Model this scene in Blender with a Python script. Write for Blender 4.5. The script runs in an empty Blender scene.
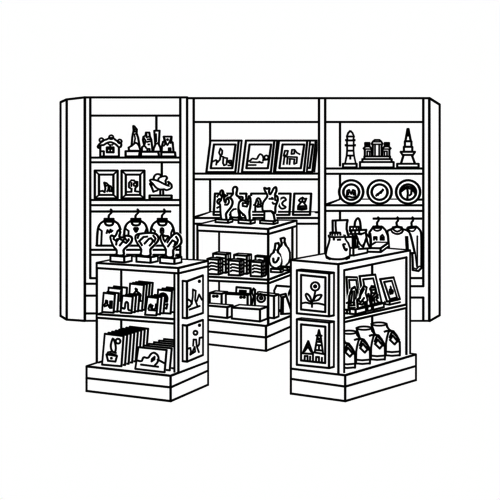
import bpy, math
from mathutils import Vector as V

# ------------------------------------------------------------------ camera model (500 x 500 frame)
F, HZ, CX = 1250.0, 130.0, 250.0          # focal length in pixels, horizon row, centre column
CAMZ = 2.0518                             # eye height in metres
YB = 13.39                                # depth of the shelving wall's front plane
INK = 1.24                                # how heavy every line is inked
LW = 1.75                                 # drawn line weight
sc = bpy.context.scene
COL = sc.collection

def ray(x, y): return V(((x - CX) / F, 1.0, -(y - HZ) / F))
EYE = V((0, 0, CAMZ))
class Pl:
    """a plane in the room; at(x, y) is its point seen at that place of the photograph"""
    def __init__(s, o, n): s.o, s.n = V(o), V(n).normalized()
    def at(s, x, y):
        d = ray(x, y); return EYE + d * ((s.o - EYE).dot(s.n) / d.dot(s.n))
    def shift(s, vec): return Pl(s.o + vec, s.n)
def frontal(Y): return Pl((0, Y, 0), (0, 1, 0))
def leaning(Y, z, deg): a = math.radians(deg); return Pl((0, Y, z), (0, math.cos(a), -math.sin(a)))
def through(a, b, c): return Pl(a, (b - a).cross(c - a))
def zrow(y, Y): return CAMZ - (y - HZ) * Y / F

# ------------------------------------------------------------------ materials
def ink(name, c, noise=0.0):
    m = bpy.data.materials.new(name); m.use_nodes = True
    n = m.node_tree.nodes; l = m.node_tree.links; n.clear()
    o = n.new('ShaderNodeOutputMaterial'); e = n.new('ShaderNodeEmission')
    e.inputs['Color'].default_value = (c, c, c, 1); e.inputs['Strength'].default_value = 1
    l.new(e.outputs[0], o.inputs[0])
    return m
WHITE = ink('white_glow', 1.0); BLACK = ink('black_ink', 0.0); GREY = ink('grey_shade', 0.25)  # emission: white surfaces glow evenly, their flat light is built into the colour
MATS = [WHITE, BLACK, GREY]

# ------------------------------------------------------------------ mesh building
class MB:
    def __init__(s): s.v, s.f, s.m = [], [], []
    def face(s, pts, mat=0):
        b = len(s.v); s.v += [V(p) for p in pts]; s.f.append(tuple(range(b, b + len(pts)))); s.m.append(mat); return s
    def grid(s, rings, mat=0, cap=True):
        n = len(rings[0]); b = len(s.v)
        for r in rings: s.v += [V(p) for p in r]
        for i in range(len(rings) - 1):
            for j in range(n):
                k = (j + 1) % n
                s.f.append((b+i*n+j, b+i*n+k, b+(i+1)*n+k, b+(i+1)*n+j)); s.m.append(mat)
        if cap:
            s.f.append(tuple(range(b, b+n))); s.m.append(mat)
            e = b + (len(rings)-1)*n; s.f.append(tuple(range(e, e+n))); s.m.append(mat)
        return s
    def tube(s, pts, lw=LW, closed=False, mat=1):
        pts = [V(p) for p in pts]
        if closed: pts = pts + [pts[0]]
        for a, b in zip(pts, pts[1:]):
            d = b - a
            if d.length < 1e-6: continue
            d.normalize(); r = INK * lw / 2 * (a.y + b.y) / 2 / F
            up = V((0, 0, 1)) if abs(d.z) < .9 else V((0, 1, 0))
            p = d.cross(up).normalized(); q = d.cross(p)
            a2, b2 = a - d * r * .5, b + d * r * .5
            ring = [[c + p * (r * math.cos(t)) + q * (r * math.sin(t)) for t in [math.pi / 3 * k for k in range(6)]] for c in (a2, b2)]
            s.grid(ring, mat)
        return s
    def prism(s, pts, vec, lw=LW, back=False, conn=False, lines=True, mat=0):
        """a solid with PTS as its front outline, VEC deep"""
        pts = [V(p) for p in pts]; vec = V(vec); bk = [p + vec for p in pts]
        s.grid([pts, bk], mat)
        if lines: s.tube(pts, lw, True)
        if back: s.tube(bk, lw, True)
        if conn:
            for a, b in zip(pts, bk): s.tube([a, b], lw)
        return s
    def box(s, q, vec, lw=LW): return s.prism(q, vec, lw, True, True)
    def draw(s, pl, *polys, lw=1.5):
        for p in polys: s.tube([pl.at(*c) for c in p], lw * .94)
        return s
    def fill(s, pl, poly, off=V((0, 0, 0)), mat=1):
        return s.face([pl.at(*c) + off for c in poly], mat)
    def loft(s, levels, Y, k=1.0, rings=(), lw=LW, n=24, sil=True):
        """a round body: LEVELS of (left, right, row); silhouettes and RINGS inked"""
        R = []
        for xl, xr, y in levels:
            a, b = frontal(Y).at(xl, y), frontal(Y).at(xr, y); c = (a + b) / 2; h = (b.x - a.x) / 2
            R.append([c + V((h * math.cos(t), -h * k * math.sin(t), 0)) for t in [2 * math.pi * j / n for j in range(n)]])
        s.grid(R)
        if sil:
            s.tube([r[0] for r in R], lw * 1.35); s.tube([r[n // 2] for r in R], lw * 1.35)
        for i in rings: s.tube(R[i], lw, True)
        return s
def sm(p, closed=False, k=4):
    """a smooth curve through the points"""
    n = len(p); out = []
    g = (lambda i: p[i % n]) if closed else (lambda i: p[min(max(i, 0), n - 1)])
    for i in range(n if closed else n - 1):
        a, b, c, d = g(i - 1), g(i), g(i + 1), g(i + 2)
        for j in range(k):
            t = j / k
            out.append(tuple(.5 * (2*b[q] + (c[q]-a[q])*t + (2*a[q]-5*b[q]+4*c[q]-d[q])*t*t + (3*b[q]-a[q]-3*c[q]+d[q])*t**3) for q in range(2)))
    if not closed: out.append(tuple(p[-1]))
    return out
def circ(x, y, r, n=14, ry=None): return [(x + r * math.cos(2*math.pi*i/n), y + (ry or r) * math.sin(2*math.pi*i/n)) for i in range(n + 1)]
def rect(x0, y0, x1, y1): return [(x0, y0), (x1, y0), (x1, y1), (x0, y1)]
def mv(p, dx, dy=0): return [(a + dx, b + dy) for a, b in p]
def on(pl, poly): return [pl.at(*c) for c in poly]

class Thing:
    def __init__(s, name, label, cat, group=None): s.name, s.label, s.cat, s.group, s.parts = name, label, cat, group, []
    def part(s, name, label=None, under=None):
        m = MB(); s.parts.append([name, m, label, under]); return m
    def done(s, lift=0.0, rest=None):
        """link it; REST: the height its underside stands at"""
        allv = [v for p in s.parts for v in p[1].v]
        lo = [min(v[i] for v in allv) for i in range(3)]; hi = [max(v[i] for v in allv) for i in range(3)]
        if rest is not None and abs(rest - lo[2]) < .03:
            k = (hi[2] - rest) / (hi[2] - lo[2])
            for p in s.parts: p[1].v = [V((v.x, v.y, hi[2] - (hi[2] - v.z) * k)) for v in p[1].v]
            lo[2] = rest
        base = V(((lo[0]+hi[0])/2, (lo[1]+hi[1])/2, lo[2]))
        single = len(s.parts) == 1 and s.parts[0][0] is None
        root = None
        if not single:
            root = bpy.data.objects.new(s.name, None); root.empty_display_size = .05; COL.objects.link(root)
        obs = {}
        for i, (nm, m, lab, under) in enumerate(s.parts):
            me = bpy.data.meshes.new(nm or s.name)
            me.from_pydata([v - base for v in m.v], [], m.f)
            for mt in MATS: me.materials.append(mt)
            me.polygons.foreach_set('material_index', m.m); me.update()
            o = bpy.data.objects.new(nm or s.name, me); COL.objects.link(o)
            if single: root = o
            else: o.parent = obs[under] if under is not None else root
            if lab: o['label'] = lab
            obs[i] = o
        root.location = base + V((0, 0, lift if rest is None else rest - base.z))
        root['label'] = s.label; root['category'] = s.cat
        if s.group: root['group'] = s.group
        return root
def dup(root, off, label=None, group=None):
    r = root.copy(); COL.objects.link(r); r.location = root.location + V(off)
    if label: r['label'] = label
    if group: r['group'] = group
    for ch in root.children:
        c = ch.copy(); COL.objects.link(c); c.parent = r
        for g in ch.children:
            d = g.copy(); COL.objects.link(d); d.parent = c
    return r
Z = V((0, 0, 1))

# ------------------------------------------------------------------ floor
fm = MB(); fm.face([(-7, 4, 0), (7, 4, 0), (7, 17, 0), (-7, 17, 0)])
me = bpy.data.meshes.new('floor'); me.from_pydata(fm.v, [], fm.f); me.materials.append(WHITE)
fo = bpy.data.objects.new('floor', me); COL.objects.link(fo); fo['kind'] = 'structure'

# ================================================================== shelving along the back
PF = frontal(YB)
def up(y0, y1): return (y0, y1)
def plank(m, x0, y0, x1, y1, D, tilt=0.0, which='tb', lw=LW):
    """a horizontal board: front edge rows y0..y1, D deep"""
    q = on(PF, rect(x0, y0, x1, y1)); m.prism(q, V((0, D, tilt)), lines=False)
    if 't' in which: m.tube(q[:2], lw)
    if 'b' in which: m.tube([q[3], q[2]], lw)
def upright(m, x0, x1, y0, y1, D, ls='lrt'):
    q = on(PF, rect(x0, y0, x1, y1)); m.prism(q, V((0, D, 0)), lines=False)
    if 'l' in ls: m.tube([q[0], q[3]])
    if 'r' in ls: m.tube([q[1], q[2]])
    if 't' in ls: m.tube(q[:2])
    if 'b' in ls: m.tube([q[3] + Z * .009, q[2] + Z * .009])
E0 = V((0, -.002, 0))

# ---- bay with the shirts over the gift stand
DA = .45
t = Thing('display_shelving', 'white shelving bay holding skyline ornaments, two upright frames and shirts on hangers', 'shelving')
b = t.part('back_panel'); P = frontal(YB + DA)
b.prism(on(PF, rect(85, 97.4, 187.1, 321.4)) and [p + V((0, DA, 0)) for p in on(PF, rect(85, 97.4, 187.1, 321.4))], V((0, .02, 0)), lines=False)
P_ = frontal(YB + DA - .008); b.tube([P_.at(156.4, 116), P_.at(156.4, 157)]); b.tube([P_.at(161.8, 163), P_.at(161.8, 200)])
upright(t.part('side_panel'), 85, 90.2, 97.4, 321.4, DA, 'lt')
t.parts[-1][1].tube(on(PF, [(90.3, 97.4), (90.3, 278.2)]))
upright(t.part('side_panel'), 180.3, 187.1, 97.4, 321.4, DA, 'lrt')
h = t.part('header_panel'); plank(h, 90.2, 97.4, 180.3, 115.6, .03)
plank(t.part('shelf'), 90.2, 157.6, 180.3, 162.3, DA)
plank(t.part('shelf'), 90.2, 200, 180.3, 205.2, DA)
s3 = t.part('shelf'); plank(s3, 90.2, 249.8, 180.3, 254.8, DA); s3.tube([P.at(91, 246) + V((0, -.008, 0)), P.at(180, 246) + V((0, -.008, 0))])
r = t.part('hanging_rail'); PR = frontal(YB + .1); r.tube(on(PR, [(90.4, 211.5), (170.5, 211.5)]), 1.8)
p = t.part('base_cabinet'); p.prism(on(PF, rect(85.2, 278.2, 187, 321.4)), V((0, DA - .02, 0)), lines=False)
for y in (283.7, 295.6, 313.4): p.tube(on(PF, [(85, y), (187, y)]))
p.tube(on(PF, [(90.2, 278.2), (180.3, 278.2)])); p.tube(on(PF, [(85, 320.9), (187, 320.9)])); p.tube(on(PF, [(187.1, 278), (187.1, 321.4)]))
# the two facets at its outer end
Y1 = F * CAMZ / (320.2 - HZ); Y2 = F * CAMZ / (316.5 - HZ)
a0, a1 = PF.at(85, 97.4), PF.at(85, 321.4); b0, b1 = frontal(Y1).at(67, 99.5), frontal(Y1).at(67, 320.2); c0, c1 = frontal(Y2).at(61, 102.2), frontal(Y2).at(61, 316.5)
for q in ([a0, b0, b1, a1], [b0, c0, c1, b1]):
    e = t.part('end_panel'); e.prism(q, V((0, .02, 0)), lines=False); e.tube([p + V((-.001, -.016, .008 if p.z < 1 else 0)) for p in q], closed=True)
t.done()

# ---- middle bay with the leaning pictures
DB = .75
t = Thing('display_shelving', 'white shelving bay holding leaning framed pictures, behind the open-sided counter', 'shelving')
PB = frontal(YB + DB)
b = t.part('back_panel'); b.prism([p + V((0, DB, 0)) for p in on(PF, rect(187.1, 98.2, 325.2, 321.5))], V((0, .02, 0)), lines=False)
upright(t.part('side_panel'), 187.3, 193.7, 98.2, 321.5, DB, 'rt')
upright(t.part('side_panel'), 319, 325.2, 98.2, 321.5, DB, 'lrt')
q = [PF.at(193.8, 122), PB.at(209.4, 122), PB.at(209.4, 224), PF.at(193.8, 224)]
i = t.part('splayed_side_panel'); i.face(q); i.tube([PB.at(209.4, 122.5) + V((.008, -.012, 0)), PB.at(209.4, 213.5) + V((.008, -.012, 0))])
plank(t.part('header_panel'), 193.7, 98.2, 319, 122, .03)
plank(t.part('shelf'), 193.7, 173.6, 319, 179.3, DB)
zt, ztb = zrow(218, YB), zrow(212.1, YB + DB)
s2 = t.part('shelf'); plank(s2, 193.7, 218, 319, 223.7, DB, ztb - zt)
o_ = V((.008, -.01, .006)); s2.tube([PF.at(194, 217.6) + o_, PB.at(209.4, 213) + o_]); s2.tube([PB.at(209.4, 212.3) + V((0, -.008, 0)), PB.at(315.4, 212.3) + V((0, -.008, 0)), frontal(YB + .05).at(318.6, 212.2)])
plank(t.part('plinth'), 193.7, 313.4, 319, 321.5, DB - .05)
t.done()
SH_C = Pl((0, YB, zt), (V((1, 0, 0)).cross(V((0, DB, ztb - zt)))))

# ---- bay with the plates
DC = .8
t = Thing('display_shelving', 'white shelving bay holding monument models, three round plates and hanging garments', 'shelving')
PC = frontal(YB + DC)
b = t.part('back_panel'); b.prism([p + V((0, DC, 0)) for p in on(PF, rect(325.6, 98.2, 429.1, 321.8))], V((0, .02, 0)), lines=False)
upright(t.part('side_panel'), 423.3, 429.2, 98.2, 321.8, DC, 'rtb')
t.parts[-1][1].tube(on(PF, [(423.3, 98.2), (423.3, 286.2)])); t.parts[-1][1].tube(on(PF, [(423.3, 297.5), (423.3, 321.8)]))
q = [PF.at(325.8, 122), PC.at(339.2, 122), PC.at(339.2, 280), PF.at(325.8, 280)]
i = t.part('splayed_side_panel'); i.face(q); i.tube([PC.at(339.2, 122.5) + V((.008, -.012, 0)), PC.at(339.2, 270) + V((.008, -.012, 0))])
plank(t.part('header_panel'), 325.4, 98.2, 423.3, 122, .03)
plank(t.part('shelf'), 325.8, 168.5, 423.3, 173.8, DC)
zr, zrb = zrow(205.3, YB), zrow(199.4, YB + DC)
s2 = t.part('shelf'); plank(s2, 325.8, 205.3, 423.3, 210.9, DC, zrb - zr)
s2.tube([PF.at(326, 204.8) + o_, PC.at(339.2, 200.2) + o_]); s2.tube([PC.at(339.2, 199.6) + V((0, -.008, 0)), PC.at(413.4, 199.6) + V((0, -.008, 0)), frontal(YB + .05).at(422.6, 199.6)])
plank(t.part('shelf'), 325.8, 278.1, 423.3, 286.2, DC)
r = t.part('hanging_rail'); PRC = frontal(YB + .1); r.tube(on(PRC, [(373.4, 218.6), (423, 218.6)]), 1.8)
p = t.part('base_cabinet'); p.prism(on(PF, rect(325.8, 286.4, 423.3, 321.8)), V((0, DC - .05, 0)), lines=False)
p.tube(on(PF, [(326, 297.5), (423.3, 297.5)])); p.tube(on(PF, [(326, 321), (429, 321)]))
Y3 = F * CAMZ / (315.9 - HZ)
q = [PF.at(429.1, 98.2), frontal(Y3).at(439.2, 104.5), frontal(Y3).at(439.2, 315.9), PF.at(429.1, 321.8)]
e = t.part('end_panel'); e.prism(q, V((0, .02, 0)), lines=False); e.tube([p + V((.001, -.016, .008 if p.z < 1 else 0)) for p in q], closed=True)
t.done()
SH_R = Pl((0, YB, zr), (V((1, 0, 0)).cross(V((0, DC, zrb - zr)))))

# ================================================================== ornaments on the shirt bay
G = .011                                   # ink thickness under a standing piece
z1 = zrow(157.6, YB) + .001
P = frontal(YB + .12); BK = V((0, .1, 0))
t = Thing('house_ornament', 'small house ornament with a wavy roof and ball finials on the top shelf', 'ornament')
m = t.part('wall'); m.prism(on(P, [(100.3, 157), (100.3, 145), (106, 143), (111, 142), (115, 143.6), (118.9, 147.5), (118.9, 157)]), BK, 1.6)
m = t.part('door'); m.draw(P.shift(E0), [(100.4, 151.7), (103.8, 151.7), (103.8, 157)], lw=1.7)
m = t.part('window'); m.prism(on(P.shift(V((0, -.006, 0))), rect(107, 147.8, 113.4, 152.7)), V((0, .006, 0)), 1.9); m.draw(P.shift(V((0, -.008, 0))), [(110.2, 147.8), (110.2, 152.7)], [(107, 149.3), (113.4, 149.3)], [(110.2, 146), (110.2, 147.5)], lw=1.5)
PRf = P.shift(V((0, -.02, 0)))
m = t.part('roof'); m.prism(on(PRf, sm([(99, 148.2), (98.2, 146), (100.5, 143.2), (102.5, 141), (106.5, 139.6), (109.5, 138.2), (113, 138.2), (116.5, 140.8), (119.5, 142.2), (121.2, 144), (120.8, 147), (118.5, 147.2), (115.5, 144.4), (111, 142.4), (107, 143.2), (103.5, 145.3), (101, 145.6)], True, 3)), V((0, .13, 0)), 1.6)
m.draw(PRf, [(108, 143.8), (109.5, 145.2), (112.5, 145.2), (113.5, 143.6)], lw=1.3)
for c in ((101.4, 140.2, 2), (111.2, 137.3, 2.1), (119.7, 141.6, 2), (99.1, 147, 1.5)):
    m = t.part('ball'); q = circ(*c, 12)[:-1]; m.prism(on(PRf.shift(V((0, -.005, 0))), q), V((0, .03, 0)), 1.35)
t.done(rest=z1)

def figurine_base(t, x0, y0, x1, y1, P=None, th=.12, skew=0.0):
    m = t.part('base'); m.prism(on((P or frontal(YB + .1)), [(x0, y0), (x1, y0), (x1 + skew, y1), (x0, y1)]), V((0, th, 0)), 1.7)
t = Thing('statue_figurine', 'slender pointed statue figurine on a rock and flat base beside the house ornament', 'figurine')
figurine_base(t, 125.6, 151.7, 140, 157, skew=-1)
m = t.part('rock'); m.prism(on(P, [(129, 151.2), (128.6, 148), (132, 146), (135.5, 142.8), (137.5, 143.4), (139.5, 147.5), (140.5, 151.2)]), V((0, .08, 0)), 1.6)
P2 = P.shift(V((0, -.01, 0)))
m = t.part('statue'); m.prism(on(P2, [(131.6, 146), (132.2, 138.5), (132.8, 134.2), (133.6, 131), (133.3, 126), (134.3, 126.3), (136.8, 129.4), (136.6, 133.5), (138.2, 138.2), (139.6, 146.6), (137.6, 144), (135.5, 143)]), V((0, .05, 0)), 1.6)
m.draw(P2, [(134.4, 129), (134.4, 132), (136, 132), (136, 129.2), (134.4, 129)], [(133, 134.5), (136.5, 134)], [(134.4, 134.5), (135.2, 139), (134.2, 143)], lw=1.2)
t.done(rest=z1)

t = Thing('skyline_figurine', 'twin-tower skyline figurine with a tall plain slab beside a stepped tower', 'figurine')
figurine_base(t, 141, 152.3, 158.2, 157, skew=1)
m = t.part('stepped_tower'); m.prism(on(P2, [(141.8, 152), (142, 147.5), (144.2, 146), (143, 140), (143.4, 137), (145.6, 135.6), (146, 132.6), (149.3, 132.6), (149.9, 136.6), (151.3, 140), (152, 146), (152.6, 152)]), V((0, .07, 0)), 1.6)
m.draw(P2, [(146.2, 133), (146.6, 137.5), (149.6, 136.6)], [(143.6, 137.5), (145.6, 141), (144.4, 145)], [(146.8, 142.3), (150.6, 141.3)], [(147.4, 139.5), (149.8, 139.5)], [(148.2, 144.8), (149.4, 144.8)], [(147.4, 152), (147.4, 149.3), (149.6, 149.3), (149.6, 152)], [(144.4, 146), (146.4, 148.5)], lw=1.6)
m = t.part('slab_tower'); P3 = P2.shift(V((0, .03, 0)))
m.prism(on(P3, [(153.3, 152), (153.6, 149), (155.3, 145), (154.3, 130.7), (159.6, 130.7), (158.8, 144.6), (160.4, 148), (160.8, 152)]), V((0, .06, 0)), 1.6)
m.draw(P3, [(155.3, 144.8), (157.4, 143.4), (158.8, 144.6)], [(156, 134), (156.3, 142)], lw=1.4)
t.done(rest=z1)

t = Thing('tower_block_figurine', 'block building figurine with a V-shaped front at the shelf end', 'figurine')
figurine_base(t, 161.3, 152.8, 175, 157, skew=.5)
m = t.part('building'); m.prism(on(P2, [(161.6, 152.3), (162, 146.5), (163, 142), (164.6, 140.8), (163.7, 136.6), (171.6, 136.6), (171.3, 141.5), (172.6, 142.6), (173.6, 152.3)]), V((0, .07, 0)), 1.6)
m.draw(P2, [(164.4, 138), (166, 143), (167.4, 145.6), (169.6, 142), (171, 138)], circ(167.6, 139.7, .6, 6), [(164.6, 141), (165.2, 144.5), (163.6, 146.3)], [(168.8, 152), (168.8, 148.5), (170.6, 148.5), (170.6, 152)], [(169.6, 142), (171, 143.5)], lw=1.5)
t.done(rest=z1)

def mitred_frame(label, x0, x1, art, cat='picture'):
    t = Thing('mitred_picture', label, cat); P = frontal(YB + .1); y0, y1, i = 170.6, 199.4, 4.2
    m = t.part('frame'); m.prism(on(P, rect(x0, y0, x1, y1)), V((0, .05, 0)))
    for a, b in (((x0, y0), (x0+i, y0+i)), ((x1, y0), (x1-i, y0+i)), ((x0, y1), (x0+i, y1-3.6)), ((x1, y1), (x1-i, y1-3.6))): m.draw(P, [a, b], lw=1.5)
    m = t.part('picture'); Q = P.shift(V((0, -.004, 0))); m.prism(on(Q, rect(x0+i, y0+i, x1-i, y1-3.6)), V((0, .004, 0)))
    m.draw(Q.shift(E0), *art, lw=1.6)
    t.done(rest=zrow(200, YB) + .002)
mitred_frame('upright picture frame showing a small jagged skyline, nearest the shelving end', 94.8, 117.6,
    [[(100, 192), (102.6, 191.6), (104.6, 193), (105.4, 189), (104.2, 183), (106.5, 183.6), (108.4, 185.6), (106, 186.6), (104.6, 184)], [(107, 192.4), (108.4, 190), (108.6, 186), (111, 187), (111.8, 188.6), (111.2, 192), (113.6, 192.4)], [(109.5, 187), (109.4, 192), (111.3, 192)]])
mitred_frame('upright picture frame showing a rounded arch, beside the bird ornament', 121.6, 144.4,
    [[(126.5, 192.7), (131.4, 192.6), (131.6, 189.5), (129, 188), (129, 183.4), (131.4, 180.6), (134, 180.8), (135, 182), (137.4, 182.2), (137.4, 186.6), (135.4, 188.6), (135, 192), (139.6, 192.6)], circ(135.2, 185, 1.7, 8), [(131.4, 183), (131.4, 187)]])

t = Thing('bird_ornament', 'carved bird ornament with raised wing on a thin stem and flat base', 'ornament')
P = frontal(YB + .16)
m = t.part('base'); m.prism(on(P.shift(V((0, -.05, 0))), rect(149.6, 196.9, 171.6, 200)), V((0, .12, 0)))
m = t.part('stem'); m.prism(on(P, rect(160.3, 189, 163.2, 197)), V((0, .03, 0)), 1.6)
m = t.part('wing'); m.prism(on(P.shift(V((0, .01, 0))), sm([(154, 180.5), (154.3, 176.5), (156.6, 174.3), (160, 174.6), (161.4, 176.6), (165.6, 176.4), (167, 178.4), (165.6, 181), (165.4, 185), (159, 184)], True, 3)), V((0, .03, 0)), 1.6)
m.draw(P, sm([(158, 181), (159, 178.4), (162, 176.8)]), lw=1.5)
m = t.part('tail'); m.prism(on(P.shift(V((0, .01, 0))), [(150, 184.4), (152, 189), (153.4, 193), (157.4, 191.5), (160, 189), (155, 184), (151, 183)]), V((0, .03, 0)), 1.6)
m = t.part('body'); m.prism(on(P.shift(V((0, -.01, 0))), sm([(149.9, 181), (152.5, 180), (158, 181.4), (164, 184.6), (167.3, 186), (169, 184.4), (168, 182.2), (171.2, 185), (171.3, 189), (166.8, 191.2), (164.4, 190.4), (160, 190.6), (156, 188.4), (153, 184.6)], True, 3)), V((0, .05, 0)), 1.6)
m.draw(P.shift(V((0, -.012, 0))), [(167.5, 186.5), (169.4, 187)], [(152, 184.5), (151.5, 188)], lw=1.3)
t.done(rest=zrow(200, YB) + .002)

# shirts on the rail
def shirt(label, dx, emblem, emblem_w=1.6):
    P = frontal(YB + .1)
    hk = Thing('clothes_hanger', 'black hanger of the ' + label, 'hanger', None)
    m = hk.part(None); m.draw(P, mv(sm([(110.6, 209.4), (111.6, 210.6), (111.4, 212.6), (109.4, 214.8), (108.7, 216.4), (108.8, 219)]), dx), lw=1.7)
    m.prism(on(P, mv(rect(104.4, 218.6, 113.7, 221.4), dx)), V((0, .03, 0)), 1.2, mat=1)
    hk.done()
    t = Thing('hanging_shirt', label[0].upper() + label[1:] if False else label, 'shirt')
    P = P.shift(V((0, -.01, 0)))
    m = t.part('body'); m.prism(on(P, mv(sm([(104.6, 221.4), (106, 224.6), (109.2, 225.5), (112.4, 224.6), (113.6, 221.4)]) + sm([(114.4, 221.2), (117.8, 223.6), (120, 228), (121.2, 235), (121.9, 245.6)]) + [(96.9, 245.6)] + sm([(96.9, 245.6), (97.3, 235), (98.2, 228), (100.4, 223.6), (103.8, 221.2)]), dx)), V((0, .05, 0)))
    m.draw(P.shift(E0), mv([(98.4, 228.4), (101.8, 231), (101.2, 245)], dx), mv([(119.8, 228.6), (118, 233), (117.6, 245)], dx), lw=1.5)
    m.draw(P.shift(E0), mv([(104.8, 221.8), (113.4, 221.8)], dx), lw=1.5)
    m = t.part('emblem', under=0); m.draw(P.shift(V((0, -.004, 0))), *[mv(e, dx) for e in emblem], lw=emblem_w)
    t.done()
shirt('white shirt with a zigzag chest emblem, first on the rail', 0, [[(106.6, 233.2), (107.6, 230), (109.2, 232.8), (110.6, 229.4), (111, 232), (112.6, 230.6)]], 1.6)
shirt('white shirt with a round blossom chest emblem, second on the rail', 26.8, [circ(108.2, 228.9, .9, 6), circ(110.2, 228.9, .9, 6), circ(109.2, 230.8, .9, 6)], 1.9)
shirt('white shirt with a figure-eight chest emblem, third on the rail', 53.2, [circ(108.8, 229.3, 1.2, 8), circ(108.8, 232, 1.3, 8), [(107, 230.6), (110.6, 230.6)]], 1.6)

# ================================================================== pictures in the middle bay
def lean_picture(label, quad, inner, art, side, Y, row=173.6, group=None, deg=8, back=False, lip=None):
    z = zrow(row, YB) + .002; P = leaning(Y, z, deg)
    t = Thing('leaning_picture', label, 'picture', group)
    m = t.part('frame'); q = on(P, quad); m.prism(q, V(side), 1.7); sv = V(side)
    if back: m.tube([q[0], q[0] + sv * .3, q[1] + sv], 1.7); m.tube([q[1], q[1] + sv, q[2] + sv], 1.7)
    Q = P.shift(V((0, -.004, 0)))
    if inner:
        m = t.part('picture'); m.prism(on(Q, inner), V((0, .003, 0)), 1.7)
        m.draw(Q.shift(E0), *art, lw=1.45)
    else:
        m.draw(Q, *art, lw=1.45)
    if lip: m.draw(Q, lip, lw=1.6)
    return t.done(rest=z)
Y = YB + .14
sd = V((.030, .03, 0))
def pic_quad(x, w=28.3): return [(x + 4, 140.6), (x + 4 + w, 140.6), (x + w + .6, 172.8), (x, 172.8)]
def pic_in(x): return [(x + 7.6, 144.6), (x + 29.2, 144.6), (x + 25.8, 168.9), (x + 4.4, 168.9)]
lean_picture('leaning framed picture of a candle and rooftops', pic_quad(206.4), pic_in(206.4),
  [[(219, 153), (220.4, 148.6), (222.3, 151), (222, 154.4), (220.5, 156), (219, 153)], [(220.5, 156), (220, 160), (217.4, 163), (216, 160.5), (212.8, 162)], [(216.2, 165.4), (217, 161)],
   [(221, 156.4), (223.4, 157.4), (223, 163.5), (224, 166), (226.4, 165), (227.2, 158.6), (224, 158)], [(228, 166), (231, 166), (231.2, 161), (228.6, 161), (229.8, 164)], [(226.8, 162), (229, 163)]], sd, Y, back=True)
lean_picture('leaning framed picture of a domed hill by water', pic_quad(242), pic_in(242),
  [sm([(247.6, 162), (250.4, 160.8), (252.4, 159), (256.6, 159.4), (258.6, 156), (260.4, 154.5), (262.6, 156), (263.4, 159), (263, 161.4)]), circ(266.4, 157.8, 2.1, 8), [(250, 162.6), (263, 163)], [(247, 165.6), (256, 165.6)], [(263, 160.5), (269, 160)], [(262, 163.5), (259, 162)]], sd, Y, back=True)
lean_picture('leaning framed picture of standing stone blocks', pic_quad(275), pic_in(275),
  [[(283.6, 156.4), (285, 151), (288, 151), (287, 155.4), (284, 156)], [(291.4, 154.4), (292, 150), (294.6, 150), (296.8, 153), (299.8, 154.6)], [(294.6, 150), (294.2, 154), (291.4, 154.4)], [(284.5, 157), (297, 157.6), (296.6, 163.6), (293.8, 164.6)],
   [(284.5, 157), (283.5, 165)], [(287.6, 157), (287, 164.6)], [(290, 159.6), (289.5, 165)], [(289, 159.2), (294.6, 159.6), (294, 163.4)]], sd, Y, back=True)
lean_picture('framed picture almost hidden behind the stone-blocks picture', pic_quad(284.2, 27.6), pic_in(283.9), [], V((.02, .02, 0)), Y + .09, back=True)

# small pictures on the lower shelf of the middle bay
def small_picture(label, x0, x1, art):
    p0 = SH_C.at((x0+x1)/2, 216); z = p0.z + .002
    P = leaning(p0.y, z, 4)
    t = Thing('small_picture', label, 'picture')
    m = t.part('board'); m.prism(on(P, [(x0 + 1.4, 193.6), (x1, 193.6), (x1 - 1.2, 215), (x0, 215)]), V((0, .03, 0)))
    m.draw(P.shift(E0), [(x0 + .3, 211.9), (x1 - 1, 211.9)], lw=1.6)
    m = t.part('drawing'); m.draw(P.shift(V((0, -.004, 0))), *art, lw=1.6)
    t.done(rest=z)
small_picture('wide small picture behind the raised-hand statues on the counter', 213.6, 246.4, [[(217, 197), (218.6, 194.6)], [(217, 208), (221, 206), (224, 208)]])
small_picture('small picture of an arched tower between the statues', 249.8, 269.4, [sm([(251.6, 204.4), (254.6, 205), (256, 202), (257, 199), (259, 198.4), (260.6, 201), (261, 204)]), [(254.6, 205), (257.6, 207), (261, 206.6)], [(257, 199.6), (258.6, 202), (257.6, 206.5)], [(255.4, 206), (255.2, 211.5)], [(258, 203.6), (261.6, 206)]])
small_picture('small picture of a crescent beside the long-eared statue', 271.6, 290.6, [sm([(285.6, 199), (284, 197.6), (281, 198.6), (278.8, 202), (279, 205.6), (281.4, 208.6), (284.6, 208.2), (285.4, 206.8), (283.2, 205.4), (282.2, 203.4), (283.6, 201.4), (285.6, 200.2)], True)])
small_picture('small picture of a star-topped bell on a stand', 293, 311.2, [[(298.8, 200.4), (300.6, 198.6), (302.6, 197.6), (304.6, 199), (306.4, 198.6), (305.4, 200.6), (305, 202), (300.4, 202), (298.8, 200.4)], [(301, 202.4), (299.8, 204), (298.2, 206), (298, 209.4), (302, 209.8), (306.4, 209), (306.2, 206), (304.4, 203.6), (304, 202)], [(300, 206.4), (304.8, 206.2)], [(302.4, 198.4), (302.4, 201)], [(299.6, 206.5), (299.8, 208.2), (304.8, 208)]])

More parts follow.
